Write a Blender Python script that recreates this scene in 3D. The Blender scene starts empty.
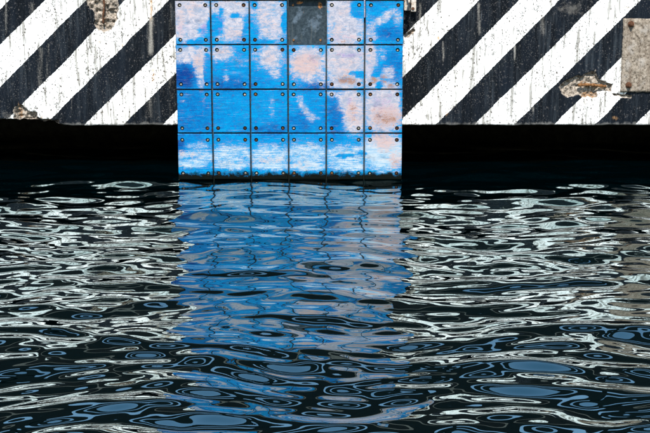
import bpy, bmesh, math, random
import numpy as np
from mathutils import Vector

# ------------------------------------------------------------------ camera
F = 1350.0                      # focal length in pixels of a 650 px wide frame
PITCH = math.radians(12.1)
CAM = Vector((0.0, -14.3, 2.664))
scene = bpy.context.scene
col = scene.collection
cam_d = bpy.data.cameras.new('camera'); cam = bpy.data.objects.new('camera', cam_d)
col.objects.link(cam); scene.camera = cam
cam_d.sensor_width = 36.0; cam_d.lens = 36.0 * F / 650.0
cam_d.clip_start = 0.1; cam_d.clip_end = 3000.0
cam.location = CAM; cam.rotation_euler = (math.pi / 2 - PITCH, 0, 0)

# ------------------------------------------------------------------ light
SUN_EL, SUN_AZ = math.radians(50), math.radians(-2.0)      # behind the camera, a touch to the left
to_sun = Vector((math.sin(SUN_AZ) * math.cos(SUN_EL), -math.cos(SUN_AZ) * math.cos(SUN_EL), math.sin(SUN_EL)))
world = bpy.data.worlds.new('World'); scene.world = world; world.use_nodes = True
wn = world.node_tree; bg = wn.nodes['Background']
sky = wn.nodes.new('ShaderNodeTexSky'); sky.sky_type = 'NISHITA'; sky.sun_disc = False
sky.sun_elevation = SUN_EL; sky.sun_rotation = math.pi - SUN_AZ
sky.air_density = 1.3; sky.dust_density = 0.0; sky.ozone_density = 0.8
wn.links.new(sky.outputs[0], bg.inputs[0]); bg.inputs[1].default_value = 0.15
sun_d = bpy.data.lights.new('sun', 'SUN'); sun_d.energy = 4.4; sun_d.angle = math.radians(0.55); sun_d.color = (1.0, 0.965, 0.91)
sun = bpy.data.objects.new('sun', sun_d); col.objects.link(sun)
sun.location = to_sun * 60; sun.rotation_euler = to_sun.to_track_quat('Z', 'Y').to_euler()
vs = scene.view_settings
vs.view_transform = 'Standard'; vs.look = 'None'; vs.exposure = 1.25; vs.gamma = 1.0; vs.use_curve_mapping = False
scene.cycles.caustics_reflective = False; scene.cycles.caustics_refractive = False
scene.render.resolution_x = 1024; scene.render.resolution_y = 682

# ------------------------------------------------------------------ pixel <-> place
YP = 0.0            # front plane of the fender panel
YF = 0.80           # front plane of the quay fascia
cp, sp = math.cos(PITCH), math.sin(PITCH)
def at(u, v, y):
    """point on the vertical plane Y=y that photo pixel (u,v) looks at -> (x, z)"""
    a = (u - 325.0) / F; b = -(v - 216.5) / F
    dy = b * sp + cp; dz = b * cp - sp
    t = (y - CAM.y) / dy
    return CAM.x + a * t, CAM.z + dz * t
def px(x, y, z):
    """inverse, numpy friendly"""
    dy = y - CAM.y; dz = z - CAM.z
    d = dy * cp - dz * sp; b = dy * sp + dz * cp
    return 325.0 + F * (x - CAM.x) / d, 216.5 - F * b / d

rng = np.random.default_rng(11); random.seed(5)

# ------------------------------------------------------------------ numpy noise
def vnoise(x, y, seed=0):
    """smooth 2-D value noise in 0..1"""
    x = np.asarray(x, float); y = np.asarray(y, float)
    x, y = np.broadcast_arrays(x, y)
    xi = np.floor(x).astype(np.int64); yi = np.floor(y).astype(np.int64)
    fx = x - xi; fy = y - yi
    fx = fx * fx * (3 - 2 * fx); fy = fy * fy * (3 - 2 * fy)
    def h(i, j):
        n = (i * 374761393 + j * 668265263 + seed * 974711) & 0xffffffff
        n = ((n ^ (n >> 13)) * 1274126177) & 0xffffffff
        return ((n ^ (n >> 16)) & 0xffff) / 65535.0
    return (h(xi, yi) * (1 - fx) + h(xi + 1, yi) * fx) * (1 - fy) + (h(xi, yi + 1) * (1 - fx) + h(xi + 1, yi + 1) * fx) * fy
def fbm(x, y, seed=0, o=4):
    s = 0; a = 0.5; t = 0
    for k in range(o):
        s = s + a * vnoise(x * 2 ** k, y * 2 ** k, seed + k); t += a; a *= 0.55
    return s / t

# ------------------------------------------------------------------ node helper
class NT:
    def __init__(s, name, bump_dist=None):
        s.m = bpy.data.materials.new(name); s.m.use_nodes = True
        s.spec = .05; s.t = s.m.node_tree; s.b = s.t.nodes['Principled BSDF']
        s.pos = s.t.nodes.new('ShaderNodeNewGeometry').outputs['Position']
    def link(s, v, sock):
        if isinstance(v, bpy.types.NodeSocket): s.t.links.new(v, sock)
        elif isinstance(v, (tuple, list)) and len(v) == 3 and sock.type == 'RGBA': sock.default_value = (*v, 1)
        else: sock.default_value = v
    def math(s, op, a, b=0.0, clamp=False):
        n = s.t.nodes.new('ShaderNodeMath'); n.operation = op; n.use_clamp = clamp
        s.link(a, n.inputs[0]); s.link(b, n.inputs[1]); return n.outputs[0]
    def attr(s, name):
        n = s.t.nodes.new('ShaderNodeAttribute'); n.attribute_name = name; return n.outputs['Fac']
    def scaled(s, v, off=(0, 0, 0), src=None):
        n = s.t.nodes.new('ShaderNodeMapping'); n.inputs['Scale'].default_value = v; n.inputs['Location'].default_value = off
        s.t.links.new(src or s.pos, n.inputs[0]); return n.outputs[0]
    def noise(s, vec=(1, 1, 1), scale=1.0, detail=4.0, rough=0.55, off=(0, 0, 0), dist=0.0):
        n = s.t.nodes.new('ShaderNodeTexNoise'); s.t.links.new(s.scaled(vec, off), n.inputs['Vector'])
        n.inputs['Scale'].default_value = scale; n.inputs['Detail'].default_value = detail
        n.inputs['Roughness'].default_value = rough; n.inputs['Distortion'].default_value = dist
        return n.outputs['Fac']
    def voro(s, vec=(1, 1, 1), scale=1.0, rnd=1.0, out='Distance'):
        n = s.t.nodes.new('ShaderNodeTexVoronoi'); n.voronoi_dimensions = '2D'
        a = s.t.nodes.new('ShaderNodeSeparateXYZ'); b = s.t.nodes.new('ShaderNodeCombineXYZ'); s.t.links.new(s.scaled(vec), a.inputs[0])
        s.t.links.new(a.outputs[0], b.inputs[0]); s.t.links.new(a.outputs[2], b.inputs[1]); s.t.links.new(b.outputs[0], n.inputs['Vector'])
        n.inputs['Scale'].default_value = scale; n.inputs['Randomness'].default_value = rnd; return n.outputs[out]
    def step(s, v, lo, hi, a=0.0, b=1.0):
        n = s.t.nodes.new('ShaderNodeMapRange'); n.interpolation_type = 'SMOOTHSTEP'
        s.link(v, n.inputs['Value']); n.inputs['From Min'].default_value = lo; n.inputs['From Max'].default_value = hi
        n.inputs['To Min'].default_value = a; n.inputs['To Max'].default_value = b; return n.outputs[0]
    def mix(s, f, a, b):
        n = s.t.nodes.new('ShaderNodeMix'); n.data_type = 'RGBA'
        s.link(f, n.inputs[0]); s.link(a, n.inputs[6]); s.link(b, n.inputs[7]); return n.outputs[2]
    def ramp(s, f, stops):
        n = s.t.nodes.new('ShaderNodeValToRGB'); e = n.color_ramp.elements
        while len(e) < len(stops): e.new(0.5)
        for k, (p, c) in enumerate(stops): e[k].position = p; e[k].color = (*c, 1)
        s.link(f, n.inputs[0]); return n.outputs[0]
    def sep_z(s):
        n = s.t.nodes.new('ShaderNodeSeparateXYZ'); s.t.links.new(s.pos, n.inputs[0]); return n.outputs[2]
    def bump(s, h, strength=0.5, dist=0.01):
        n = s.t.nodes.new('ShaderNodeBump'); n.inputs['Strength'].default_value = strength; n.inputs['Distance'].default_value = dist
        s.t.links.new(h, n.inputs['Height']); s.t.links.new(n.outputs[0], s.b.inputs['Normal'])
    def out(s, c, rough=0.6, metal=0.0):
        s.link(c, s.b.inputs['Base Color']); s.link(rough, s.b.inputs['Roughness']); s.link(metal, s.b.inputs['Metallic']); s.b.inputs['Specular IOR Level'].default_value = s.spec; return s.m

# ------------------------------------------------------------------ materials
def mat_water():
    n = NT('sea_water'); n.spec = .5
    n.out((0.0, 0.0011, 0.0015), 0.014); n.b.inputs['Coat Weight'].default_value = .8; n.b.inputs['Coat Roughness'].default_value = .014; n.b.inputs['Coat IOR'].default_value = 1.36; n.b.inputs['Specular Tint'].default_value = (.20, .98, 1.0, 1)
    n.b.inputs['IOR'].default_value = WATER_IOR
    return n.m
WATER_IOR = 2.1

def mat_wall():
    n = NT('striped_concrete')
    stripe = n.attr('stripe'); spall = n.attr('spall'); drip = n.attr('drip'); rust = n.attr('rust'); worn = n.attr('worn')
    # white paint
    g1 = n.noise(scale=2.2, detail=5); g2 = n.noise(vec=(1, 1, .10), scale=24, detail=5, rough=.65)
    white = n.mix(n.step(g1, .40, .75), (.86, .855, .83), (.60, .59, .55))
    white = n.mix(n.step(g2, .45, .64, 0, .92), white, (.17, .16, .14))
    g3 = n.noise(vec=(1, 1, .7), scale=42, detail=4, rough=.7, off=(2, 9, 3))
    white = n.mix(n.math('MULTIPLY', n.step(g3, .51, .62), n.step(n.noise(vec=(1, 1, .35), scale=3.5, detail=4, off=(4, 1, 1)), .40, .60, .25, .95)), white, (.10, .095, .085))
    # navy paint, weathered in vertical runs
    s1 = n.noise(vec=(1, 1, .07), scale=26, detail=6, rough=.65); s2 = n.noise(vec=(1, 1, .10), scale=7, detail=4)
    s3 = n.noise(scale=60, detail=5, rough=.75)
    dark = n.mix(n.step(s2, .35, .70), (.0015, .0024, .004), (.005, .0078, .0125))
    dark = n.mix(n.math('MULTIPLY', n.step(s1, .44, .74, 0, .95), n.step(n.noise(vec=(1, 1, .45), scale=2.6, detail=4, off=(7, 3, 2)), .40, .62, .12, 1.0)), dark, (.030, .037, .044))
    dark = n.mix(n.step(n.noise(vec=(1, 1, .16), scale=95, detail=4, rough=.7, off=(1, 1, 3)), .52, .70, 0, .6), dark, (.032, .035, .039))
    dark = n.mix(n.step(s3, .54, .72, 0, .7), dark, (.030, .032, .035))
    sw = n.math('MULTIPLY', n.step(n.noise(vec=(1, 1, .04), scale=40, detail=3, off=(3, 0, 0)), .63, .76), n.step(n.noise(scale=3.0, off=(9, 0, 4)), .45, .62))
    dark = n.mix(n.math('MULTIPLY', sw, .55), dark, (.14, .15, .16))
    dark = n.mix(n.math('MULTIPLY', n.step(n.math('ADD', drip, n.math('MULTIPLY', n.math('ADD', n.math('SUBTRACT', s1, .5), n.math('MULTIPLY', n.math('SUBTRACT', s3, .5), .9)), 1.3)), .25, 1.15), .8), dark, (.34, .32, .28))
    dark = n.mix(n.math('MULTIPLY', n.step(n.math('ADD', worn, n.math('MULTIPLY', n.math('SUBTRACT', n.noise(scale=18, detail=7, rough=.75, off=(8, 8, 8)), .5), 2.2)), .40, 1.0), .7), dark, (.12, .112, .10))
    fl = n.noise(scale=75, detail=2, off=(5, 2, 1))          # little flakes showing the white undercoat
    flp = n.math('MULTIPLY', n.step(fl, .66, .71), n.step(n.noise(scale=4, off=(1, 7, 2)), .42, .6))
    dark = n.mix(flp, dark, (.20, .20, .20))
    dark = n.mix(.30, dark, (.0, .0005, .001))
    edge = n.math('ADD', stripe, n.math('MULTIPLY', n.math('SUBTRACT', n.math('ADD', n.math('MULTIPLY', n.noise(scale=38, detail=6, rough=.7), .7), n.math('MULTIPLY', n.noise(scale=9, detail=3, off=(3, 5, 3)), .3)), .5), 5.0))
    base = n.mix(n.step(edge, -.22, .22), dark, white)
    # pock marks
    v1 = n.math('ADD', n.voro(vec=(1, 1, .8), scale=13), n.math('MULTIPLY', n.math('SUBTRACT', n.noise(scale=55, detail=3, off=(6, 6, 6)), .5), .30)); pm = n.noise(scale=5, off=(2, 2, 7))
    p1 = n.math('MULTIPLY', n.step(v1, .16, .03), n.step(pm, .44, .54))
    v2 = n.math('ADD', n.voro(vec=(1, 1, .7), scale=36), n.math('MULTIPLY', n.math('SUBTRACT', n.noise(scale=90, detail=2, off=(6, 1, 6)), .5), .3)); p2 = n.math('MULTIPLY', n.step(v2, .22, .08), n.step(n.noise(scale=8, off=(8, 1, 1)), .44, .58))
    pocks = n.math('MAXIMUM', p1, p2)
    base = n.mix(n.math('MULTIPLY', pocks, n.step(stripe, -1, 1, .22, .92)), base, n.mix(n.step(stripe, -1, 1), (.16, .15, .14), (.045, .032, .022)))
    # rust weeps
    rm = n.step(n.math('ADD', rust, n.math('MULTIPLY', n.math('SUBTRACT', n.noise(vec=(1, 1, .2), scale=30, detail=5, rough=.7), .5), 1.3)), .38, .85)
    base = n.mix(n.math('MULTIPLY', rm, .75), base, (.36, .20, .085))
    # bare aggregate where the face has broken away
    sn = n.math('ADD', spall, n.math('MULTIPLY', n.math('SUBTRACT', n.noise(scale=38, detail=4), .5), 2.2))
    sm = n.step(sn, -.15, .25)
    ag = n.ramp(n.noise(scale=40, detail=7, rough=.74, off=(4, 4, 4)), [(.36, (.006, .005, .004)), (.43, (.10, .082, .064)), (.54, (.25, .21, .17)), (.74, (.40, .35, .295))])
    ag = n.mix(n.math('MULTIPLY', rm, n.step(n.noise(scale=40, detail=5, rough=.7, off=(1, 5, 5)), .35, .65, .1, .9)), ag, (.17, .075, .02))
    base = n.mix(sm, base, ag)
    # splash-dirt along the bottom lip
    z = n.sep_z()
    lip = n.step(n.math('ADD', z, n.math('MULTIPLY', n.math('SUBTRACT', n.noise(vec=(1, 1, .4), scale=18, detail=5), .5), .10)), LIP_Z + .035, LIP_Z - .005)
    base = n.mix(n.math('MULTIPLY', lip, .72), base, (.13, .125, .115))
    up = n.mix(n.step(g1, .35, .7), (.0006, .0009, .001), (.004, .0045, .0043))  # invented dark band above the frame, darkens reflections in the near ripples
    base = n.mix(n.step(n.math('ADD', z, n.math('MULTIPLY', n.math('SUBTRACT', g2, .5), .05)), 2.255, 2.265), base, up)
    h = n.math('ADD', n.math('MULTIPLY', n.noise(scale=90, detail=5, rough=.7), n.step(sm, 0, 1, .25, 1.6)), n.math('MULTIPLY', pocks, -1.0))
    n.bump(h, .55, .008)
    return n.out(base, n.step(sm, 0, 1, .62, .95))

def mat_tile():
    n = NT('scuffed_blue_plastic')
    wear = n.attr('wear'); pink = n.attr('pink'); brown = n.attr('brown'); deep = n.attr('deep')
    n1 = n.noise(vec=(1, 1, 1.5), scale=16, detail=8, rough=.74, dist=.6); st = n.noise(vec=(1, 1, 9), scale=7, detail=6, rough=.7); fine = n.noise(vec=(1, 1, 3.2), scale=60, detail=5, rough=.75)
    jit = lambda a, k1, k2, k3: n.math('ADD', a, n.math('ADD', n.math('MULTIPLY', n.math('SUBTRACT', n1, .5), k1), n.math('ADD', n.math('MULTIPLY', n.math('SUBTRACT', st, .5), k2), n.math('MULTIPLY', n.math('SUBTRACT', fine, .5), k3))))
    b = n.ramp(jit(deep, 1.1, .7, .8), [(.08, (.0, .195, .33)), (.30, (.0, .132, .29)), (.56, (.0, .080, .225)), (.86, (.0, .022, .115))])
    lilac = n.mix(n.step(n1, .38, .66), (.185, .19, .225), (.345, .31, .315))
    lilac = n.mix(n.step(fine, .52, .72, 0, .55), lilac, (.07, .13, .25))
    lilac = n.mix(n.step(n.sep_z(), .50, .30, 0, .75), lilac, n.mix(n.step(st, .40, .62), (.13, .25, .33), (.32, .36, .36)))
    c = n.mix(n.step(jit(n.math('MULTIPLY', wear, 1.12), 1.3, 1.5, 1.8), .50, 1.12, 0, .95), b, lilac)
    c = n.mix(n.math('MULTIPLY', n.step(jit(pink, 2.2, 1.0, 1.6), .28, 1.05), .8), c, (.30, .205, .185))
    pu = n.attr('purple')
    c = n.mix(n.math('MULTIPLY', n.step(jit(pu, 1.8, 1.0, 1.6), .40, 1.0), .75), c, (.13, .11, .25))
    c = n.mix(n.math('MULTIPLY', n.step(jit(brown, 2.2, 1.0, 1.8), .34, .92), .85), c, (.155, .075, .045))
    # long scuffs left by hulls and ropes
    sc = n.noise(vec=(1, 1, 22), scale=3.2, detail=5, rough=.7, off=(2, 0, 3))
    scm = n.math('MULTIPLY', n.step(sc, .57, .66), n.step(n1, .40, .56))
    c = n.mix(n.math('MULTIPLY', scm, .36), c, (.24, .32, .38))
    sd = n.noise(vec=(1, 1, 16), scale=4.5, detail=4, rough=.7, off=(7, 0, 9))
    c = n.mix(n.math('MULTIPLY', n.math('MULTIPLY', n.step(sd, .58, .68), n.step(n1, .42, .58)), .7), c, (.05, .07, .12))
    fl = n.noise(scale=95, detail=2, off=(1, 1, 6))
    c = n.mix(n.step(fl, .70, .75, 0, .7), c, (.05, .06, .09))
    rim = n.attr('rim'); gr = jit(n.math('MULTIPLY', rim, .60), 1.7, .6, 1.4)
    c = n.mix(n.step(gr, .40, .95, 0, .8), c, (.022, .022, .026))
    gm = n.noise(vec=(1, 1, 1.6), scale=6, detail=7, rough=.75, off=(3, 3, 8))
    c = n.mix(n.step(gm, .52, .72, 0, .55), c, (.02, .035, .075))
    # weed and slime at the waterline
    z = n.sep_z()
    al = n.step(n.math('ADD', z, n.math('MULTIPLY', n.math('SUBTRACT', n.noise(vec=(1, 1, 1.3), scale=11, detail=7, rough=.74), .5), .20)), .105, .050)
    c = n.mix(al, c, (.0012, .0016, .001))
    n.bump(n.math('ADD', n.math('MULTIPLY', n1, .7), n.math('MULTIPLY', fine, .6)), .35, .006)
    return n.out(c, n.step(n1, .3, .7, .38, .62))

def simple(name, stops, scale=30, vec=(1, 1, 1), rough=.7, metal=0.0, bump=.4, bd=.006):
    n = NT(name); f = n.noise(vec=vec, scale=scale, detail=6, rough=.68)
    n.bump(f, bump, bd); return n.out(n.ramp(f, stops), rough, metal)

def mat_backing():
    n = NT('painted_backing_steel')
    sm = n.attr('smear'); ru = n.attr('rusty')
    f = n.noise(scale=30, detail=6, rough=.7); v = n.noise(vec=(1, 1, .08), scale=40, detail=5)
    c = n.mix(n.step(f, .35, .7), (.012, .019, .024), (.030, .042, .050))
    c = n.mix(n.step(v, .58, .75, 0, .4), c, (.10, .10, .085))
    c = n.mix(n.math('MULTIPLY', n.step(n.math('ADD', sm, n.math('MULTIPLY', n.math('SUBTRACT', f, .5), 1.5)), .30, 1.0), .7), c, (.075, .10, .125))
    rn = n.math('ADD', ru, n.math('MULTIPLY', n.math('SUBTRACT', n.noise(scale=55, detail=5, rough=.7, off=(3, 3, 3)), .5), 1.6))
    c = n.mix(n.step(rn, .45, .75), c, (.27, .11, .035))
    z = n.sep_z()
    c = n.mix(n.step(z, .12, .04), c, (.006, .007, .006))
    n.bump(f, .4, .004); return n.out(c, .55)

LIP_X0, LIP_Z = at(325, 125.0, YF)
M = {}
M['water'] = mat_water(); M['wall'] = mat_wall(); M['tile'] = mat_tile(); M['backing'] = mat_backing()
M['bolt'] = simple('weathered_bolt', [(.34, (.05, .035, .02)), (.48, (.21, .185, .15)), (.66, (.40, .37, .33))], 70, rough=.45, metal=.2)
M['rust'] = simple('flaking_rust', [(.30, (.02, .009, .005)), (.50, (.11, .050, .019)), (.72, (.22, .125, .06))], 45, rough=.9)
M['dark_rust'] = simple('dark_rust', [(.30, (.015, .009, .006)), (.55, (.075, .035, .02)), (.75, (.19, .085, .04))], 60, rough=.85)
def mat_plate():
    n = NT('mortared_plate'); f = n.noise(scale=42, detail=6, rough=.7); st = n.noise(vec=(1, 1, .09), scale=17, detail=5, rough=.65, off=(3, 0, 0)); lo = n.noise(scale=6, detail=5, off=(1, 2, 3))
    c = n.ramp(f, [(.34, (.012, .009, .007)), (.43, (.120, .098, .074)), (.58, (.225, .188, .148)), (.80, (.33, .285, .23))])
    c = n.mix(n.step(st, .46, .66, 0, .7), c, (.085, .062, .045))
    c = n.mix(n.step(lo, .52, .68, 0, .5), c, (.30, .275, .245))
    n.bump(f, .8, .012); return n.out(c, .9)
M['plate'] = mat_plate()
M['bracket'] = simple('galvanised_bracket', [(.34, (.12, .06, .03)), (.46, (.33, .29, .24)), (.70, (.44, .42, .39))], 32, rough=.6)
M['rubber'] = simple('fender_rubber', [(.3, (.008, .008, .008)), (.7, (.022, .021, .02))], 25, rough=.8)
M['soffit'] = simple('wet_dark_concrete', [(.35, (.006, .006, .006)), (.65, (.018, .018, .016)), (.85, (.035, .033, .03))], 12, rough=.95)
M['grime_shade'] = simple('shaded_grimy_hole', [(.3, (.006, .006, .006)), (.7, (.03, .026, .022))], 60, rough=.9)  # recess shade of the bolt holes put into the colour, with some grime
M['added_rail'] = simple('added_rail_dark', [(.3, (.0006, .0012, .0014)), (.7, (.003, .0045, .0045))], 14, rough=.8)  # near-black, for the unseen rail added to darken the water's reflections
M['deck'] = simple('deck_concrete', [(.3, (.05, .05, .045)), (.7, (.11, .105, .095))], 8, rough=.9)

# ------------------------------------------------------------------ object helpers
def tag(o, label=None, cat=None, group=None, kind=None):
    if label: o['label'] = label
    if cat: o['category'] = cat
    if group: o['group'] = group
    if kind: o['kind'] = kind
    return o
def empty(name, loc=(0, 0, 0)):
    o = bpy.data.objects.new(name, None); col.objects.link(o); o.location = loc; o.empty_display_size = .2; return o
def link(name, me, mat, parent=None, loc=(0, 0, 0)):
    o = bpy.data.objects.new(name, me); col.objects.link(o); o.location = loc
    if mat and not me.materials: me.materials.append(mat)
    if parent: o.parent = parent; o.location = Vector(loc) - parent.location if parent.parent is None else Vector(loc)
    return o
def from_bm(name, bm, smooth=False):
    me = bpy.data.meshes.new(name); bmesh.ops.recalc_face_normals(bm, faces=bm.faces); bm.to_mesh(me); bm.free()
    if smooth: me.shade_smooth()
    return me
def box_bm(x0, x1, y0, y1, z0, z1, bevel=0.0, seg=2):
    bm = bmesh.new(); r = bmesh.ops.create_cube(bm, size=1)
    for v in bm.verts:
        v.co = Vector(((x0 + x1) / 2 + v.co.x * (x1 - x0), (y0 + y1) / 2 + v.co.y * (y1 - y0), (z0 + z1) / 2 + v.co.z * (z1 - z0)))
    if bevel: bmesh.ops.bevel(bm, geom=bm.edges[:], offset=bevel, segments=seg, affect='EDGES', profile=.5)
    return bm
def add_tube(bm, pts, r, seg=10, closed=False):
    pts = [Vector(p) for p in pts]; rings = []
    N = len(pts)
    for i, p in enumerate(pts):
        t = (pts[(i + 1) % N] - pts[i - 1]) if closed else (pts[min(i + 1, N - 1)] - pts[max(i - 1, 0)])
        t.normalize(); a = Vector((0, 0, 1)) if abs(t.z) < .9 else Vector((1, 0, 0))
        u = t.cross(a).normalized(); w = t.cross(u)
        rr = r[i] if isinstance(r, (list, tuple)) else r
        rings.append([bm.verts.new(p + (u * math.cos(2 * math.pi * k / seg) + w * math.sin(2 * math.pi * k / seg)) * rr) for k in range(seg)])
    for i in range(N if closed else N - 1):
        A, B = rings[i], rings[(i + 1) % N]
        for k in range(seg): bm.faces.new((A[k], A[(k + 1) % seg], B[(k + 1) % seg], B[k]))
    if not closed: bm.faces.new(rings[0][::-1]); bm.faces.new(rings[-1])
def grid_mesh(name, co, nu, nv, attrs=None, smooth=True):
    """co: (nv*nu,3) row-major vertex positions"""
    me = bpy.data.meshes.new(name); n = len(co)
    me.vertices.add(n); me.vertices.foreach_set('co', np.ascontiguousarray(co, dtype=np.float32).ravel())
    i = np.arange(nu - 1); j = np.arange(nv - 1); I, J = np.meshgrid(i, j)
    a = (J * nu + I).ravel(); q = np.stack([a, a + 1, a + nu + 1, a + nu], 1).astype(np.int32)
    nf = len(q); me.loops.add(nf * 4); me.loops.foreach_set('vertex_index', q.ravel())
    me.polygons.add(nf); me.polygons.foreach_set('loop_start', (np.arange(nf) * 4).astype(np.int32))
    me.update(calc_edges=True)
    if smooth: me.shade_smooth()
    for k, v in (attrs or {}).items():
        at_ = me.attributes.new(k, 'FLOAT', 'POINT'); at_.data.foreach_set('value', np.ascontiguousarray(v, dtype=np.float32).ravel())
    me.validate(); return me
def spread(lo, hi, fine, far, k=1.22, cap=40.0):
    """coordinates: even steps of `fine` between lo and hi, then growing steps out to +-far"""
    c = list(np.arange(lo, hi + fine * .5, fine)); s = fine; x = c[-1]; up = []
    while x < far: s = min(s * k, cap); x += s; up.append(x)
    s = fine; x = c[0]; dn = []
    while x > -far: s = min(s * k, cap); x -= s; dn.append(x)
    return np.array(dn[::-1] + c + up)

# ------------------------------------------------------------------ water: one sheet with real ripples
def build_water():
    xs = spread(-4.6, 4.6, .0155, 900); ys = spread(-8.6, 1.6, .0155, 900)
    X, Y = np.meshgrid(xs, ys); Z = np.zeros_like(X)
    cell = np.maximum(np.gradient(xs)[None, :], np.gradient(ys)[:, None])
    r = np.random.default_rng(23)
    # warp the plane a little so that crests wander
    WX = X + .10 * np.sin(Y * 2.1 + 1.3 * np.sin(X * .7)) + .06 * np.sin(X * 1.7 + Y * 3.1 + 2)
    WY = Y + .09 * np.sin(X * 1.9 + .8 * np.sin(Y * .9 + 1)) + .05 * np.sin(X * 3.3 - Y * 1.2)
    def comps(n, l0, l1, slope, spreadang):
        out = []
        for _ in range(n):
            L = math.exp(r.uniform(math.log(l0), math.log(l1))); th = math.pi / 2 + r.normal() * spreadang
            k = 2 * math.pi / L; out.append((k * math.cos(th), k * math.sin(th), r.uniform(0, 6.283), slope * math.sqrt(2.0 / n) / k, L))
        return out
    C = comps(12, .9, 2.4, .034, .42) + comps(28, .40, .9, .066, .38) + comps(30, .17, .40, .058, .33) + comps(10, .10, .17, .012, .6) + comps(10, .065, .10, .006, 1.0)
    env = .55 + .9 * fbm(X * .8 + 30, Y * .8 + 50, 3, 2)       # calmer and livelier patches
    for kx, ky, ph, a, L in C:
        fade = np.clip((L / cell - 3) / 4, 0, 1)
        Z += a * fade * np.sin(kx * WX + ky * WY + ph) * (env if L < .9 else 1)
    co = np.stack([X.ravel(), Y.ravel(), Z.ravel()], 1)
    me = grid_mesh('water', co, len(xs), len(ys))
    return tag(link('water', me, M['water']), kind='structure')
build_water()

# ------------------------------------------------------------------ quay wall
quay = tag(empty('quay_wall', (0, YF, 0)), 'concrete quay wall painted with weathered navy and white diagonal stripes', 'wall')
WALL_TOP = 2.72
WHITE = [(-34, 9), (46, 87), (126, 169), (209, 248), (288, 328), (364, 402), (440, 480), (520, 559.5), (599, 639.5), (679.5, 720), (760, 800)]
WHITE += [(-34 - 81 * k, 7 - 81 * k) for k in range(1, 16)] + [(760 + 80 * k, 800 + 80 * k) for k in range(1, 16)]
def ell(u, v, cx, cy, rx, ry, rot=0.0):
    """soft blob: 1 in the middle, 0.5 on the ellipse, falling to 0"""
    c, s = math.cos(rot), math.sin(rot); du, dv = u - cx, v - cy
    a = (du * c + dv * s) / rx; b = (-du * s + dv * c) / ry
    return 1.0 / (1.0 + (a * a + b * b) ** 1.5)
def poly_sdf(u, v, P):
    """signed distance in px, + inside"""
    d = np.full(u.shape, 1e9); ins = np.zeros(u.shape, bool)
    for i in range(len(P)):
        x0, y0 = P[i]; x1, y1 = P[(i + 1) % len(P)]
        ex, ey = x1 - x0, y1 - y0; t = np.clip(((u - x0) * ex + (v - y0) * ey) / (ex * ex + ey * ey + 1e-9), 0, 1)
        d = np.minimum(d, np.hypot(u - x0 - t * ex, v - y0 - t * ey))
        if y0 != y1: ins ^= ((y0 > v) != (y1 > v)) & (u < (x1 - x0) * (v - y0) / (y1 - y0) + x0)
    return np.where(ins, d, -d)
SPALLS = [
    [(86, -14), (87, 4), (90, 9), (95, 11), (96, 19), (94, 23), (97, 29), (102, 32), (107, 31), (112, 29), (114, 22), (118, 20), (117, 15), (119, 10), (118, -3), (122, -14)],
    [(559, 88), (565, 81), (575, 77), (588, 74), (596, 70), (597, 78), (606, 82), (612, 84), (612, 92), (604, 91), (597, 92), (595, 98), (585, 97), (578, 95), (570, 98), (562, 94)],
    [(13, 121), (14, 106), (22, 104), (27, 109), (37, 113), (38, 118), (50, 120), (58, 121), (60, 130), (-10, 130), (-10, 119)],
    [(404, 34), (412, 28), (415, 31), (410, 36), (404, 38)],
    [(611, 94), (632, 95), (631, 98), (613, 97)],
]
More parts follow.
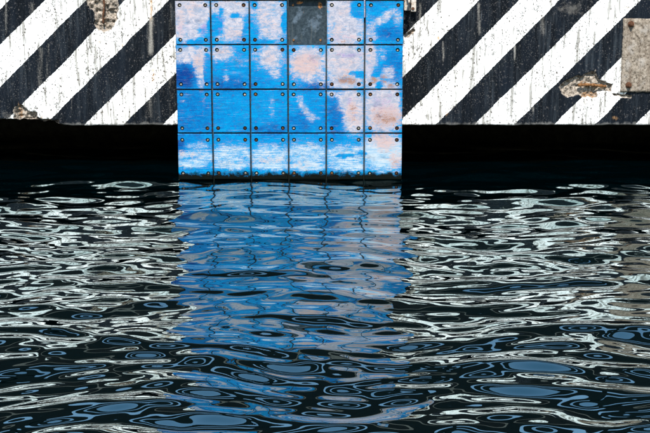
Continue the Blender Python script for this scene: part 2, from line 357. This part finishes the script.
def build_fascia():
    xs = np.concatenate([np.arange(-14, -4.2, .05), np.arange(-4.2, 4.2, .0105), np.arange(4.2, 14.01, .05)])
    zs = np.concatenate([np.arange(LIP_Z, 1.98, .0105), np.arange(1.98, WALL_TOP + .01, .04)])
    lip = np.array([.40, .25, .14, .07, .035, .012])
    V = np.concatenate([np.full(len(lip), LIP_Z), zs]); D = np.concatenate([lip, np.zeros(len(zs))])
    X, Z = np.meshgrid(xs, V); Dp = np.repeat(D[:, None], len(xs), 1)
    u, v = px(X, YF, Z)
    # the stripes, hand-painted: edges wander by a pixel or so
    c = u + v * 1.0 + 2.6 * (fbm(u / 33, v / 33, 7, 3) - .5) + 1.0 * np.sin(v / 31 + u / 57)
    st = np.full(u.shape, -1e9)
    for a, b in WHITE: st = np.maximum(st, np.minimum(c - a, b - c))
    st = np.clip(st, -12, 12)
    sp_ = np.full(u.shape, -1e9)
    un = u + 4.5 * (fbm(u / 6, v / 6, 21, 3) - .5); vn = v + 4.5 * (fbm(u / 6, v / 6, 31, 3) - .5)
    for P in SPALLS: sp_ = np.maximum(sp_, poly_sdf(un, vn, P))
    chips = -9 + 0 * (fbm(u / 7, v * 0 + 3, 41, 3) - .62) * 22 - np.clip(124.5 - v, 0, 9) * .8
    sp_ = np.maximum(sp_, chips); sp_ = np.clip(sp_, -6, 8)
    rough = fbm(X * 24, Z * 24, 51, 4) - .5
    dep = np.clip(sp_ / 1.4, 0, 1) * (.036 + .13 * (rough + .10))
    dep += .0022 * (fbm(X * 3, Z * 3, 61, 3) - .5)
    # broken bottom edge
    bite = np.clip((sp_ + 1) / 5, 0, 1) * np.clip(1 - (Z - LIP_Z) / .05, 0, 1)
    edge = np.clip(1 - (Z - LIP_Z) / .02, 0, 1)
    Zd = Z + bite * .035 * vnoise(X * 18, X * 0 + 2, 5) + edge * .009 * (fbm(X * 9, X * 0, 71, 3) - .5) * 2
    left = np.clip((70 - u) / 40, 0, 1); Zd = Zd + left * np.clip(1 - (Z - LIP_Z) / .08, 0, 1) * .05
    Yv = YF + Dp + dep * (Dp == 0) + edge * .004
    drip = np.zeros_like(u)
    for x0, y0, y1, w, s in [(151, 14, 60, 2.6, 1.0), (149, 95, 124, 3.0, .55), (170, 0, 124, 1.3, .5), (40, 45, 95, 4, .5), (48, 40, 85, 2.5, .55), (31, 0, 40, 4, .5), (6, 0, 40, 1.4, .5),
                             (443, 38, 66, 1.0, .8), (479, 0, 40, 1.5, .8), (515, 43, 66, 1.1, .8), (543, 8, 40, 2.0, .6), (533, 104, 118, 1, .8), (420, 0, 28, 1.3, .8), (430, 70, 80, 1.0, .6), (72, 95, 120, .8, .5), (462, 60, 80, 1, .5)]:
        drip = np.maximum(drip, s * np.exp(-np.abs((u + 1.2 * (fbm(u / 3, v / 9, 77, 2) - .5) - x0) / w) ** 1.5 / 1.6) * np.clip((v - y0) / 4, 0, 1) * np.clip((y1 - v) / 8, 0, 1))
    rust = np.zeros_like(u)
    for e in [(104, 12, 1.3, 16, .95), (151, 8, 2.0, 26, .62), (153, 75, 2.5, 16, .62), (105, 27, 6, 6, .45), (583, 84, 4, 4, .9), (590, 95, 9, 4, .95), (586, 101, 3, 5, .5), (439, 38, 3, 2, .7), (20, 112, 2.5, 8, .9), (38, 112, 6, 3, .45),
              (626, 8, 6, 2, .6), (598, 32, 5, 4, .35), (631, 33, 1.5, 8, .6), (545, 78, 3, 6, .35), (529, 88, 1.5, 10, .5), (447, 110, 2, 8, .55), (40, 117, 7, 3, .5), (43, 11, 2.5, 3, .5), (57, 15, 2, 4, .45), (411, 32, 5, 3, .55), (122, 45, 3, 2, .6), (98, 42, 3, 2, .7), (615, 118, 4, 3, .5), (642, 121, 5, 2, .6)]:
        rust = np.maximum(rust, e[4] * ell(u, v, *e[:4]))
    worn = np.maximum.reduce([.75 * ell(u, v, 572, 8, 16, 8), .5 * ell(u, v, 545, 125, 60, 3), .5 * ell(u, v, 600, 125, 50, 3), .45 * ell(u, v, 440, 124, 20, 4), .6 * ell(u, v, 5, 116, 12, 5), .5 * ell(u, v, 172, 60, 3, 60), .5 * ell(u, v, 415, 25, 8, 8), .4 * ell(u, v, 620, 60, 8, 10)])
    co = np.stack([X.ravel(), (Yv - YF).ravel(), Zd.ravel()], 1)
    me = grid_mesh('fascia', co, len(xs), len(V), {'stripe': st, 'spall': sp_, 'drip': drip, 'rust': rust, 'worn': worn})
    me.materials.append(M['wall'])
    o = bpy.data.objects.new('fascia', me); col.objects.link(o); o.parent = quay
    return o
build_fascia()
def qpart(name, bm, mat, smooth=False):
    me = from_bm(name, bm, smooth); me.materials.append(mat); o = bpy.data.objects.new(name, me); col.objects.link(o); o.parent = quay; return o
qpart('beam_core', box_bm(-13.99, 13.99, .12, 1.2, LIP_Z + .065, WALL_TOP - .01), M['soffit'])
qpart('deck_slab', box_bm(-14, 14, .004, 9.0, WALL_TOP + .002, WALL_TOP + .13, .02), M['deck'])
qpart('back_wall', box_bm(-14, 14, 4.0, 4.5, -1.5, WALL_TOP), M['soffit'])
qpart('added_end_wall', box_bm(-14, -13.6, 1.21, 3.99, -1.5, WALL_TOP - .02), M['soffit'])  # unseen end walls, added to keep light out of the recess
qpart('added_end_wall', box_bm(13.6, 14, 1.21, 3.99, -1.5, WALL_TOP - .02), M['soffit'])
# exposed reinforcement bars
def wp(u, v, d=0.0):
    x, z = at(u, v, YF); return Vector((x, d, z))
bm = bmesh.new(); add_tube(bm, [wp(u, 84.9 + .5 * math.sin(u / 5) + (u - 580) * .03, -.001 - .004 * math.sin((u - 578) / 26 * 3.1)) for u in np.linspace(578, 606, 12)], [.017 + .005 * math.sin(k * 2.3) for k in range(12)], 9)
qpart('rebar', bm, M['rust'], True)
bm = bmesh.new(); add_tube(bm, [wp(103.5 + .6 * math.sin(v / 4), v, .006) for v in np.linspace(-12, 24, 12)], [.010 + .003 * math.sin(k * 1.9) for k in range(12)], 8)
qpart('rebar', bm, M['dark_rust'], True)

# ------------------------------------------------------------------ invented guard rail above the frame, to break up sky reflected in near ripples
RZ = WALL_TOP + .131
def rpart(name, x0, x1, y0, y1, z0, z1, bv):
    qpart(name, box_bm(x0, x1, y0 + .25, y1 + .25, z0 + RZ, z1 + RZ, bv), M['added_rail'])
for k in range(12): rpart('added_rail_post', -13.2 + 2.4 * k - .09, -13.2 + 2.4 * k + .09, .0, .16, 0, 2.86, .015)
for zz, hh in ((.02, 1.05), (1.34, .62), (2.2, .64)): rpart('added_rail_beam', -13.8, 13.8, -.071, -.001, zz, zz + hh, .02)

# ------------------------------------------------------------------ mortared plate bolted to the wall, right edge of the picture
xa, za = at(620, 92, YF); xb, zb = at(620, 18.5, YF)
PX0, PX1, PZ0, PZ1 = xa, xa + .72, za, zb
plate = tag(empty('anchor_plate', ((PX0 + PX1) / 2, YF, PZ0)), 'rectangular bare grey mortar covered plate fixed to the striped wall at right', 'plate')
def ppart(name, bm, mat, smooth=False, parent=None):
    me = from_bm(name, bm, smooth); me.materials.append(mat); me.transform(__import__('mathutils').Matrix.Translation(-plate.location))
    o = bpy.data.objects.new(name, me); col.objects.link(o); o.parent = parent or plate; return o
def rough_slab(x0, x1, z0, z1, y_front, y_back, step=.02):
    xs = np.linspace(x0, x1, int((x1 - x0) / step) + 1); zs = np.linspace(z0, z1, int((z1 - z0) / step) + 1)
    bm = bmesh.new(); G = []
    for j, z in enumerate(zs):
        row = []
        for i, x in enumerate(xs):
            e = i in (0, len(xs) - 1) or j in (0, len(zs) - 1)
            n = float(fbm(x * 9, z * 9, 81, 3)) - .5; n2 = float(fbm(x * 30, z * 30, 91, 2)) - .5
            ox = n2 * .012 if i in (0, len(xs) - 1) else 0; oz = n2 * .012 if j in (0, len(zs) - 1) else 0
            row.append(bm.verts.new((x + ox, y_front + n * .006 + n2 * .006 + (.008 if e else 0), z + oz)))
        G.append(row)
    for j in range(len(zs) - 1):
        for i in range(len(xs) - 1): bm.faces.new((G[j][i], G[j][i + 1], G[j + 1][i + 1], G[j + 1][i]))
    ring = [G[0][i] for i in range(len(xs))] + [G[j][-1] for j in range(1, len(zs))] + [G[-1][i] for i in range(len(xs) - 2, -1, -1)] + [G[j][0] for j in range(len(zs) - 2, 0, -1)]
    bk = [bm.verts.new((v.co.x, y_back, v.co.z)) for v in ring]
    for k in range(len(ring)): bm.faces.new((ring[k], bk[k], bk[(k + 1) % len(ring)], ring[(k + 1) % len(ring)]))
    return bm
ppart('slab', rough_slab(PX0, PX1, PZ0, PZ1, YF - .026, YF + .03), M['plate'], True)
for (u, v) in ((631, 24), (628.5, 85), (680, 24), (681, 85)):
    x, z = at(u, v, YF - .03); bm = bmesh.new()
    add_tube(bm, [(x, YF - .022, z), (x, YF - .040, z)], .034, 14)
    bolt = ppart('bolt', bm, M['dark_rust'])
    bm = bmesh.new(); add_tube(bm, [(x, YF - .0405, z), (x, YF - .062, z)], .024, 6); add_tube(bm, [(x, YF - .0625, z), (x, YF - .085, z - .004)], [.012, .011], 10)
    ppart('nut', bm, M['dark_rust'], parent=bolt)

# ------------------------------------------------------------------ fender panel
pzb = .012                                              # foot of the lowest tiles, a hair above the water
panel = tag(empty('fender_panel', (at(289, 178, YP)[0], .30, 0)), 'blue fender panel of bolted scuffed plastic tiles hanging into the water', 'fender')
OFF = panel.location.copy()
def fpart(name, me, mat, parent=None, loc=None):
    if not me.materials: me.materials.append(mat)
    o = bpy.data.objects.new(name, me); col.objects.link(o); o.parent = parent or panel
    if loc is not None: o.location = Vector(loc)
    return o
# tile lattice measured in the photo (gap centres), true-size
gapx = [at(u, 90, YP)[0] for u in (175.6, 211.9, 250.2, 288.2, 326.3, 364.4, 403.2)]
gapz = [at(289, v, YP)[1] for v in (-44.2, .3, 44.9, 89.6, 133.3, 178.5)]
gapz[-1] = .0
GAP = .0072
# ---- wear, read off the photo in pixels: (cx, cy, rx, ry, rot, strength)
R = math.radians
WEAR = [(190, 12, 24, 22, 0, 1.1), (186, 30, 18, 12, 0, 1), (230, 8, 22, 9, 0, 1.1), (234, 27, 12, 14, 0, 1), (225, 38, 12, 5, 0, .8), (268, 10, 18, 16, 0, .95), (272, 27, 16, 15, 0, .95),
        (344, 14, 20, 22, 0, 1.15), (344, 34, 18, 12, 0, 1.1), (358, 30, 8, 14, 0, .9), (384, 18, 16, 5, R(-35), .85), (372, 33, 8, 8, 0, .8), (398, 18, 5, 9, 0, .75), (374, 22, 10, 3, R(-30), .7), (388, 36, 6, 3, 0, .6),
        (188, 55, 20, 9, 0, .95), (201, 62, 9, 18, 0, 1), (201, 80, 4, 12, 0, .8), (222, 53, 12, 8, 0, 1), (240, 60, 14, 3, 0, .55), (242, 65, 8, 2, 0, .6), (226, 77, 3, 7, 0, .75), (238, 81, 7, 1.5, 0, .6), (214, 60, 5, 6, 0, .5),
        (271, 57, 13, 13, 0, 1), (275, 72, 6, 7, 0, .85), (258, 56, 9, 9, 0, .62), (262, 68, 8, 4, 0, .55), (307, 63, 18, 17, 0, 1.1), (312, 78, 14, 7, 0, .8), (300, 75, 8, 6, 0, .7), (322, 70, 6, 20, 0, .75), (300, 49, 18, 4, 0, .6),
        (344, 62, 20, 22, 0, 1.2), (345, 82, 20, 8, 0, 1), (369, 60, 8, 20, 0, 1), (372, 82, 9, 8, 0, 1), (388, 74, 7, 8, R(30), .85), (386, 85, 16, 4, 0, .8), (382, 54, 5, 10, 0, .6),
        (203, 97, 4, 6, 0, .5), (180, 100, 8, 1.5, 0, .55), (187, 104, 14, 1.2, 0, .45), (203, 108, 2, 9, 0, .45), (240, 112, 8, 1, 0, .5), (225, 124, 9, 1, 0, .4), (272, 106, 3.5, 13, 0, .58), (265, 125, 8, 3, 0, .4),
        (300, 100, 4, 6, 0, .7), (304, 108, 4, 8, R(-40), .8), (311, 117, 5, 5, R(-40), .85), (318, 118, 4, 2, 0, .6), (352, 102, 13, 13, 0, 1.15), (355, 120, 11, 15, 0, 1.1), (335, 94, 10, 4, 0, .8), (384, 108, 20, 24, 0, 1.2),
        (196, 156, 24, 7, 0, .82), (198, 146, 14, 4, 0, .7), (190, 164, 20, 5, 0, .85), (205, 142, 6, 3, 0, .5), (232, 155, 24, 12, 0, .82), (232, 166, 20, 5, 0, .9), (270, 156, 24, 12, 0, .82), (270, 166, 20, 5, 0, .95),
        (307, 154, 24, 13, 0, .82), (307, 166, 20, 5, 0, .95), (345, 157, 24, 13, 0, .82), (345, 145, 12, 4, 0, .5), (384, 152, 22, 18, 0, 1.15), (350, 167, 20, 4, 0, .9)]
UNW = [(207, 68, 3.5, 14, 0, .9), (214.5, 25, 5, 7, 0, 1.2), (221, 11.5, 2.6, 4, 0, .75), (235, 15, 4.5, 3.5, 0, .7), (246, 33, 3.5, 8, 0, .8), (195, 42, 8, 2, 0, .8), (201, 30, 4, 5, 0, .45), (254, 33, 5, 3, 0, .65), (262, 43, 12, 2.2, 0, .8), (284.5, 23, 3, 8, 0, 1), (255, 6, 5, 6, 0, .55),
       (357.5, 9, 8.0, 9, 0, 1.0), (345, 28, 3, 2, 0, .5), (334, 24, 2.4, 3, 0, .45), (354, 28, 2, 1.5, 0, .5), (388, 31, 13, 5, 0, .7), (396, 38, 7, 4, 0, .7), (376, 7, 9, 7, 0, .5), (401, 4, 3.5, 3, 0, .8),
       (352, 73, 2.5, 2.2, 0, 1.1), (359, 74, 4.5, 2, 0, 1.2), (376, 73, 3.5, 3, 0, 1.2), (379, 86, 3, 4, 0, .9), (183, 76, 10, 10, 0, .9), (355, 115, 1.6, 2, 0, .9), (401, 102, 2.5, 14, 0, .5), (334, 68, 4, 5, 0, .4),
       (192, 157, 12, 1.2, 0, .5), (188, 168.5, 24, 1.3, 0, .5), (232, 170, 60, 1.3, 0, .45), (345, 156, 10, 1.6, 0, .75), (362, 153, 5, 1.2, 0, .7), (338, 161, 3, 1, 0, .6), (368, 160, 6, 1.3, 0, .4), (242, 158, 6, 1.4, 0, .5), (320, 158, 4, 1.2, 0, .5), (262, 163, 6, 1, 0, .5)]
PINK = [(190, 10, 12, 8, 0, .5), (232, 33, 10, 6, 0, .5), (262, 14, 8, 8, 0, .45), (336, 30, 8, 10, 0, .55), (345, 62, 16, 14, 0, .5), (370, 56, 6, 12, 0, .5), (358, 118, 8, 10, 0, .6), (375, 108, 10, 12, 0, .5), (181, 22, 4, 16, 0, .6), (199, 62, 6, 10, 0, .75), (223, 50, 8, 3, 0, .65), (270, 58, 6, 8, 0, .55), (306, 64, 14, 11, 0, .95), (300, 70, 8, 8, 0, .6), (344, 12, 6, 6, 0, .55), (346, 38, 14, 4, 0, .6), (268, 25, 10, 10, 0, .42), (344, 74, 12, 6, 0, .5), (352, 112, 6, 12, 0, .85), (356, 98, 10, 5, 0, .5),
        (386, 116, 16, 11, 0, .95), (384, 101, 10, 8, 0, .5), (384, 141, 12, 9, R(30), .95), (396, 160, 8, 9, 0, .8), (190, 154, 16, 3, 0, .5), (270, 160, 16, 4, 0, .5), (300, 165, 14, 4, 0, .5), (235, 163, 14, 3, 0, .4), (398, 16, 2.5, 5, 0, .6), (370, 38, 6, 4, 0, .5)]
BROWN = [(346, 80, 9, 4.5, 0, .75), (354, 82, 4, 4, 0, .6), (338, 56, 4, 2, 0, .5), (374, 80, 4, 4, 0, .8), (384, 79, 5, 5, 0, .6), (391, 86, 4, 2, 0, .75), (387, 119, 13, 7, 0, .62), (378, 116, 4, 4, 0, .6), (352, 109, 3, 4, 0, .6), (353, 118, 4, 4, 0, .45), (238, 3, 7, 1.5, 0, .5), (395, 163, 6, 4, 0, .45), (346, 41, 6, 2, 0, .5)]
PURP = [(184, 30, 8, 8, 0, .45), (240, 38, 8, 3, 0, .45), (276, 34, 8, 5, 0, .4), (335, 38, 8, 4, 0, .55), (371, 68, 5, 9, 0, .5), (383, 104, 9, 8, 0, .5), (204, 28, 2.5, 6, R(20), .75), (219, 19, 1.2, 8, R(-45), .7), (220, 29, 2.5, 3, 0, .6), (347, 55, 14, 3, 0, .7), (349, 101, 3, 5, 0, .65), (376, 102, 5, 6, 0, .65), (390, 98, 4, 6, 0, .55), (346, 37, 9, 2, 0, .5), (383, 80, 3, 4, 0, .6), (392, 108, 3, 5, 0, .5), (201, 25, 8, 3, 0, .4), (313, 58, 5, 6, 0, .5)]
DEEP = [(183, 77, 11, 11, 0, .9), (190, 112, 22, 26, 0, .35), (230, 84, 22, 6, 0, .5), (335, 116, 9, 17, 0, .45), (272, 130, 18, 5, 0, .4), (180, 146, 5, 6, 0, .7), (390, 33, 10, 5, 0, .5), (395, 66, 9, 14, 0, .35), (318, 86, 12, 4, 0, .6), (300, 122, 12, 8, 0, .4)]
def field(u, v, L):
    s = np.zeros_like(u)
    for cx, cy, rx, ry, rot, k in L: s = np.maximum(s, k * np.clip(1.25 * ell(u, v, cx, cy, rx, ry, rot), 0, 1))
    return s
HX, HZ, HR, HS = .1435, .181, .0205, .084               # bolt-hole offsets, radius, and the square each hole sits in
def axis(lo, hi, holes, fill):
    pts = [lo]
    for h in sorted(holes):
        a = h - HS / 2; n = max(1, round((a - pts[-1]) / fill)); pts += list(np.linspace(pts[-1], a, n + 1)[1:])
        pts += list(np.linspace(a, h + HS / 2, 5)[1:])
    n = max(1, round((hi - pts[-1]) / fill)); pts += list(np.linspace(pts[-1], hi, n + 1)[1:])
    return pts
def make_tile(w, h, cx, cz, tilt):
    """plastic wear pad, real counterbored bolt holes, rounded rim; local origin at its centre on the front plane"""
    TH, BV, DP = .060, .007, .030
    bm = bmesh.new(); x0, x1, z0, z1 = -w / 2 + BV, w / 2 - BV, -h / 2 + BV, h / 2 - BV
    hx = min(HX, w / 2 - .048)
    ax = axis(x0, x1, (-hx, hx), .026); az = axis(z0, z1, (-HZ, HZ), .026)
    G = [[bm.verts.new((x, .0, z)) for x in ax] for z in az]
    def near(L, t): return min(range(len(L)), key=lambda i: abs(L[i] - t))
    grime_shade = []; skip = set(); holes = [(a, b) for a in (-hx, hx) for b in (-HZ, HZ)]
    for a, b in holes:
        i0, j0 = near(ax, a - HS / 2), near(az, b - HS / 2)
        for i in range(4):
            for j in range(4): skip.add((i0 + i, j0 + j))
        ring = [G[j0][i0 + k] for k in range(4)] + [G[j0 + k][i0 + 4] for k in range(4)] + [G[j0 + 4][i0 + 4 - k] for k in range(4)] + [G[j0 + 4 - k][i0] for k in range(4)]
        def circ(r, y): return [bm.verts.new((a + r * math.cos(t), y, b + r * math.sin(t))) for t in [R(225 + 22.5 * k) for k in range(16)]]
        rr = [ring, circ(HR + .003, 0), circ(HR, .003), circ(HR, DP)]
        for A, B in zip(rr, rr[1:]):
            for k in range(16): bm.faces.new((A[k], A[(k + 1) % 16], B[(k + 1) % 16], B[k]))
        bm.faces.new(rr[-1])
        grime_shade += [f for f in rr[-1][0].link_faces]
        for q in rr[-1]: grime_shade += list(q.link_faces)
        for i in (1, 2, 3):
            for j in (1, 2, 3): bm.verts.remove(G[j0 + j][i0 + i]); G[j0 + j][i0 + i] = None
    for j in range(len(az) - 1):
        for i in range(len(ax) - 1):
            if (i, j) not in skip: bm.faces.new((G[j][i], G[j][i + 1], G[j + 1][i + 1], G[j + 1][i]))
    rim = [G[0][i] for i in range(len(ax))] + [G[j][-1] for j in range(1, len(az))] + [G[-1][i] for i in range(len(ax) - 2, -1, -1)] + [G[j][0] for j in range(len(az) - 2, 0, -1)]
    prev = rim
    for o, y in ((BV * .7, BV * .3), (BV, BV), (BV, TH)):
        nx = []
        for v in rim:
            ox = -o if abs(v.co.x - x0) < 1e-6 else (o if abs(v.co.x - x1) < 1e-6 else 0); oz = -o if abs(v.co.z - z0) < 1e-6 else (o if abs(v.co.z - z1) < 1e-6 else 0)
            nx.append(bm.verts.new((v.co.x + ox, y, v.co.z + oz)))
        for k in range(len(rim)): bm.faces.new((prev[k], prev[(k + 1) % len(rim)], nx[(k + 1) % len(rim)], nx[k]))
        prev = nx
    bm.faces.new(prev)
    for f in grime_shade: f.material_index = 1
    for v in bm.verts:                                   # hand-mounted: a little out of true, dished by use
        if v.co.y < TH - .001: v.co.y += tilt[0] * v.co.x + tilt[1] * v.co.z + .0022 * (float(fbm((v.co.x + cx) * 7, (v.co.z + cz) * 7, 101, 2)) - .5)
    me = from_bm('tile', bm); me.materials.append(M['tile']); me.materials.append(M['grime_shade'])
    n = len(me.vertices); co = np.empty(n * 3); me.vertices.foreach_get('co', co); co = co.reshape(-1, 3)
    u, v = px(co[:, 0] + cx, YP, co[:, 2] + cz)
    v = np.where(v < 0, v * .9 + 134, v)             # the row above the frame is taken to be as blue as the third row
    un = u + 3.2 * (fbm(u / 5, v / 4, 111, 3) - .5); vn = v + 3.2 * (fbm(u / 5, v / 4, 121, 3) - .5)
    rim = np.clip(1 - np.minimum(w / 2 - np.abs(co[:, 0]), h / 2 - np.abs(co[:, 2])) / .030, 0, 1)
    wear = field(un, vn, WEAR) - np.clip(1.7 * field(un, vn, UNW) - .55, 0, 1.2)
    for k, val in dict(rim=rim, wear=wear, pink=field(un, vn, PINK), brown=field(un, vn, BROWN), purple=field(un, vn, PURP), deep=.35 + .6 * field(un, vn, DEEP)).items():
        a_ = me.attributes.new(k, 'FLOAT', 'POINT'); a_.data.foreach_set('value', val.astype(np.float32))
    return me, hx
bm = bmesh.new(); add_tube(bm, [(0, .0301, 0), (0, .024, 0)], .0170, 12)
for f in bm.faces: f.material_index = 1
add_tube(bm, [(0, .0239, 0), (0, .013, 0)], .0115, 6); add_tube(bm, [(0, .0129, 0), (0, .009, 0)], [.0075, .0055], 8)
bolt_me = from_bm('bolt', bm); bolt_me.materials.append(M['bolt']); bolt_me.materials.append(M['grime_shade'])
bolt_dark = bolt_me.copy(); bolt_dark.materials.clear(); bolt_dark.materials.append(M['dark_rust']); bolt_dark.materials.append(M['grime_shade'])
bolt_rust = bolt_me.copy(); bolt_rust.materials.clear(); bolt_rust.materials.append(M['rust']); bolt_rust.materials.append(M['grime_shade'])
FR_Y = .062
for r in range(5):
    for c in range(6):
        if (r, c) == (1, 3): continue                    # the missing tile
        x0, x1 = gapx[c] + GAP, gapx[c + 1] - GAP; z0, z1 = gapz[r + 1] + GAP, gapz[r] - GAP
        if c == 0: x0 += random.uniform(-.004, .006)
        j = [random.uniform(-.0022, .0022) for _ in range(4)]
        x0 += j[0]; x1 += j[1]; z0 += j[2]; z1 += j[3]
        cx, cz = (x0 + x1) / 2, (z0 + z1) / 2
        me, hx = make_tile(x1 - x0, z1 - z0, cx, cz, (random.uniform(-.012, .012), random.uniform(-.010, .010)))
        t = fpart('tile', me, M['tile'], loc=Vector((cx, YP, cz)) - OFF)
        for a in (-hx, hx):
            for b in (-HZ, HZ):
                q = random.random()
                if q > .99: continue                     # lost bolt, empty hole
                bo = bpy.data.objects.new('bolt', bolt_rust if q < .08 else (bolt_dark if q < .26 else bolt_me)); col.objects.link(bo); bo.parent = t
                bo.location = (a + random.uniform(-.002, .002), random.uniform(-.003, .005), b + random.uniform(-.002, .002)); bo.rotation_euler = (0, random.uniform(0, 1), 0)
# steel backing behind the tiles, its own grid so that smears and rust can sit on the bare plate
bx0, bx1 = gapx[0] + .012, gapx[-1] - .010; bz0, bz1 = -.35, gapz[0] - .01
xs = np.linspace(bx0, bx1, 200); zs = np.linspace(bz0, bz1, 210)
X, Z = np.meshgrid(xs, zs); u, v = px(X, FR_Y, Z)
smear = np.maximum.reduce([.85 * ell(u, v, 297, 18, 3, 9, R(38)), .9 * ell(u, v, 314, 24, 6, 7, R(-35)), .7 * ell(u, v, 319, 17, 4, 5), .6 * ell(u, v, 304, 31, 3, 6, R(30)), .7 * ell(u, v, 295, 38, 1.6, 4, R(30)), .6 * ell(u, v, 300, 10, 3, 6, R(30))])
rusty = np.maximum.reduce([.9 * ell(u, v, 320, 5, 2.2, 4), .8 * ell(u, v, 300, 3, 4, 1.6), .55 * ell(u, v, 293, 5, 1.3, 1.6), .5 * ell(u, v, 321, 40, 1.6, 2), .5 * ell(u, v, 298, 43, 3, 1.2), .45 * ell(u, v, 303, 12, .7, 14), .4 * ell(u, v, 293, 40, 1.5, 2)])
rusty = np.maximum(rusty, .38 * fbm(u / 9, v / 9, 131, 3))
me = grid_mesh('backing_plate', np.stack([X.ravel() - OFF.x, np.full(X.size, FR_Y - OFF.y), Z.ravel() - OFF.z], 1), len(xs), len(zs), {'smear': smear, 'rusty': rusty})
fpart('backing_plate', me, M['backing'])
def frame_part(name, b, mat, smooth=False):
    me = from_bm(name, b, smooth); me.transform(__import__('mathutils').Matrix.Translation(-OFF)); return fpart(name, me, mat)
frame_part('steel_frame', box_bm(bx0 + .002, bx1 - .002, FR_Y + .002, .26, bz0 + .002, bz1 - .002, .01), M['backing'])
for fx in (-.55, .55):                                   # rubber legs carrying the panel off the wall
    bm = bmesh.new(); fc = OFF.x + fx
    add_tube(bm, [(fc, .2605, 1.35), (fc, .30, 1.35), (fc, .301, 1.35), (fc, .72, 1.35), (fc, .721, 1.35), (fc, YF - .002, 1.35)], [.36, .36, .26, .32, .42, .42], 28)
    frame_part('rubber_fender', bm, M['rubber'], False)
# stub bolts left on the bare plate
for (u, v) in ((293, 5), (320.5, 5), (293.5, 40), (320.5, 40)):
    x, z = at(u, v, FR_Y); bm = bmesh.new(); add_tube(bm, [(x, FR_Y - .001, z), (x, FR_Y - .008, z)], .012, 8); frame_part('stub_bolt', bm, M['rust'])
# swarf of melted plastic bridging the gap beside the chipped tile
for (u, va, vb) in ((364.4, -3, 18),):
    xa, za = at(u, vb, YP); xb, zb = at(u, va, YP)
    me = from_bm('plastic_bridge', box_bm(xa - .0085, xa + .0085, .012, .05, za, zb, .003)); me.transform(__import__('mathutils').Matrix.Translation(-OFF))
    for k in ('rim', 'wear', 'pink', 'brown', 'purple', 'deep'): me.attributes.new(k, 'FLOAT', 'POINT').data.foreach_set('value', np.full(len(me.vertices), .8 if k in ('deep', 'wear') else 0, np.float32))
    fpart('plastic_bridge', me, M['tile'])

# ------------------------------------------------------------------ chain bracket beside the panel's top right corner
bx, bz = at(414, 11.5, YF)
brk = tag(empty('chain_bracket', (bx, YF, bz)), 'rust spotted pale steel chain bracket on the wall beside the blue panel', 'bracket')
def bpart(name, b, mat, parent=None, smooth=False):
    me = from_bm(name, b, smooth); me.transform(__import__('mathutils').Matrix.Translation(-brk.location)); me.materials.append(mat)
    o = bpy.data.objects.new(name, me); col.objects.link(o); o.parent = parent or brk; return o
xl, zl = at(410.6, 11.2, YF); xr, _ = at(415.6, 11, YF)
lug = bpart('lug_plate', box_bm(xl, xr, YF - .10, YF + .01, zl, zl + .42, .006), M['bracket'])
x, z = at(413, 8.5, YF - .10); bm = bmesh.new(); add_tube(bm, [(x, YF - .098, z), (x, YF - .112, z)], .017, 8)
bpart('bolt', bm, M['dark_rust'], lug)
xs0, zs0 = at(404.0, 11.8, YF); bpart('side_plate', box_bm(xs0, xl - .006, YF - .045, YF + .01, zl + .005, zl + .36, .012), M['bracket'])
# tension chain from the bracket to the back of the panel
for k in range(6):
    p0 = Vector((xl - .01 - .03 * k, YF - .13 - .085 * k, zl + .25 - .012 * k * (5 - k)))
    bm = bmesh.new(); L = []
    for a in range(16):
        t = 2 * math.pi * a / 16; lx, ly = .065 * math.cos(t), .030 * math.sin(t)
        L.append(p0 + (Vector((-.3 * lx, -lx, 0)) + (Vector((0, 0, ly)) if k % 2 else Vector((ly, -.3 * ly, 0)))))
    add_tube(bm, L, .011, 8, True); bpart('chain_link', bm, M['dark_rust'], None, True)
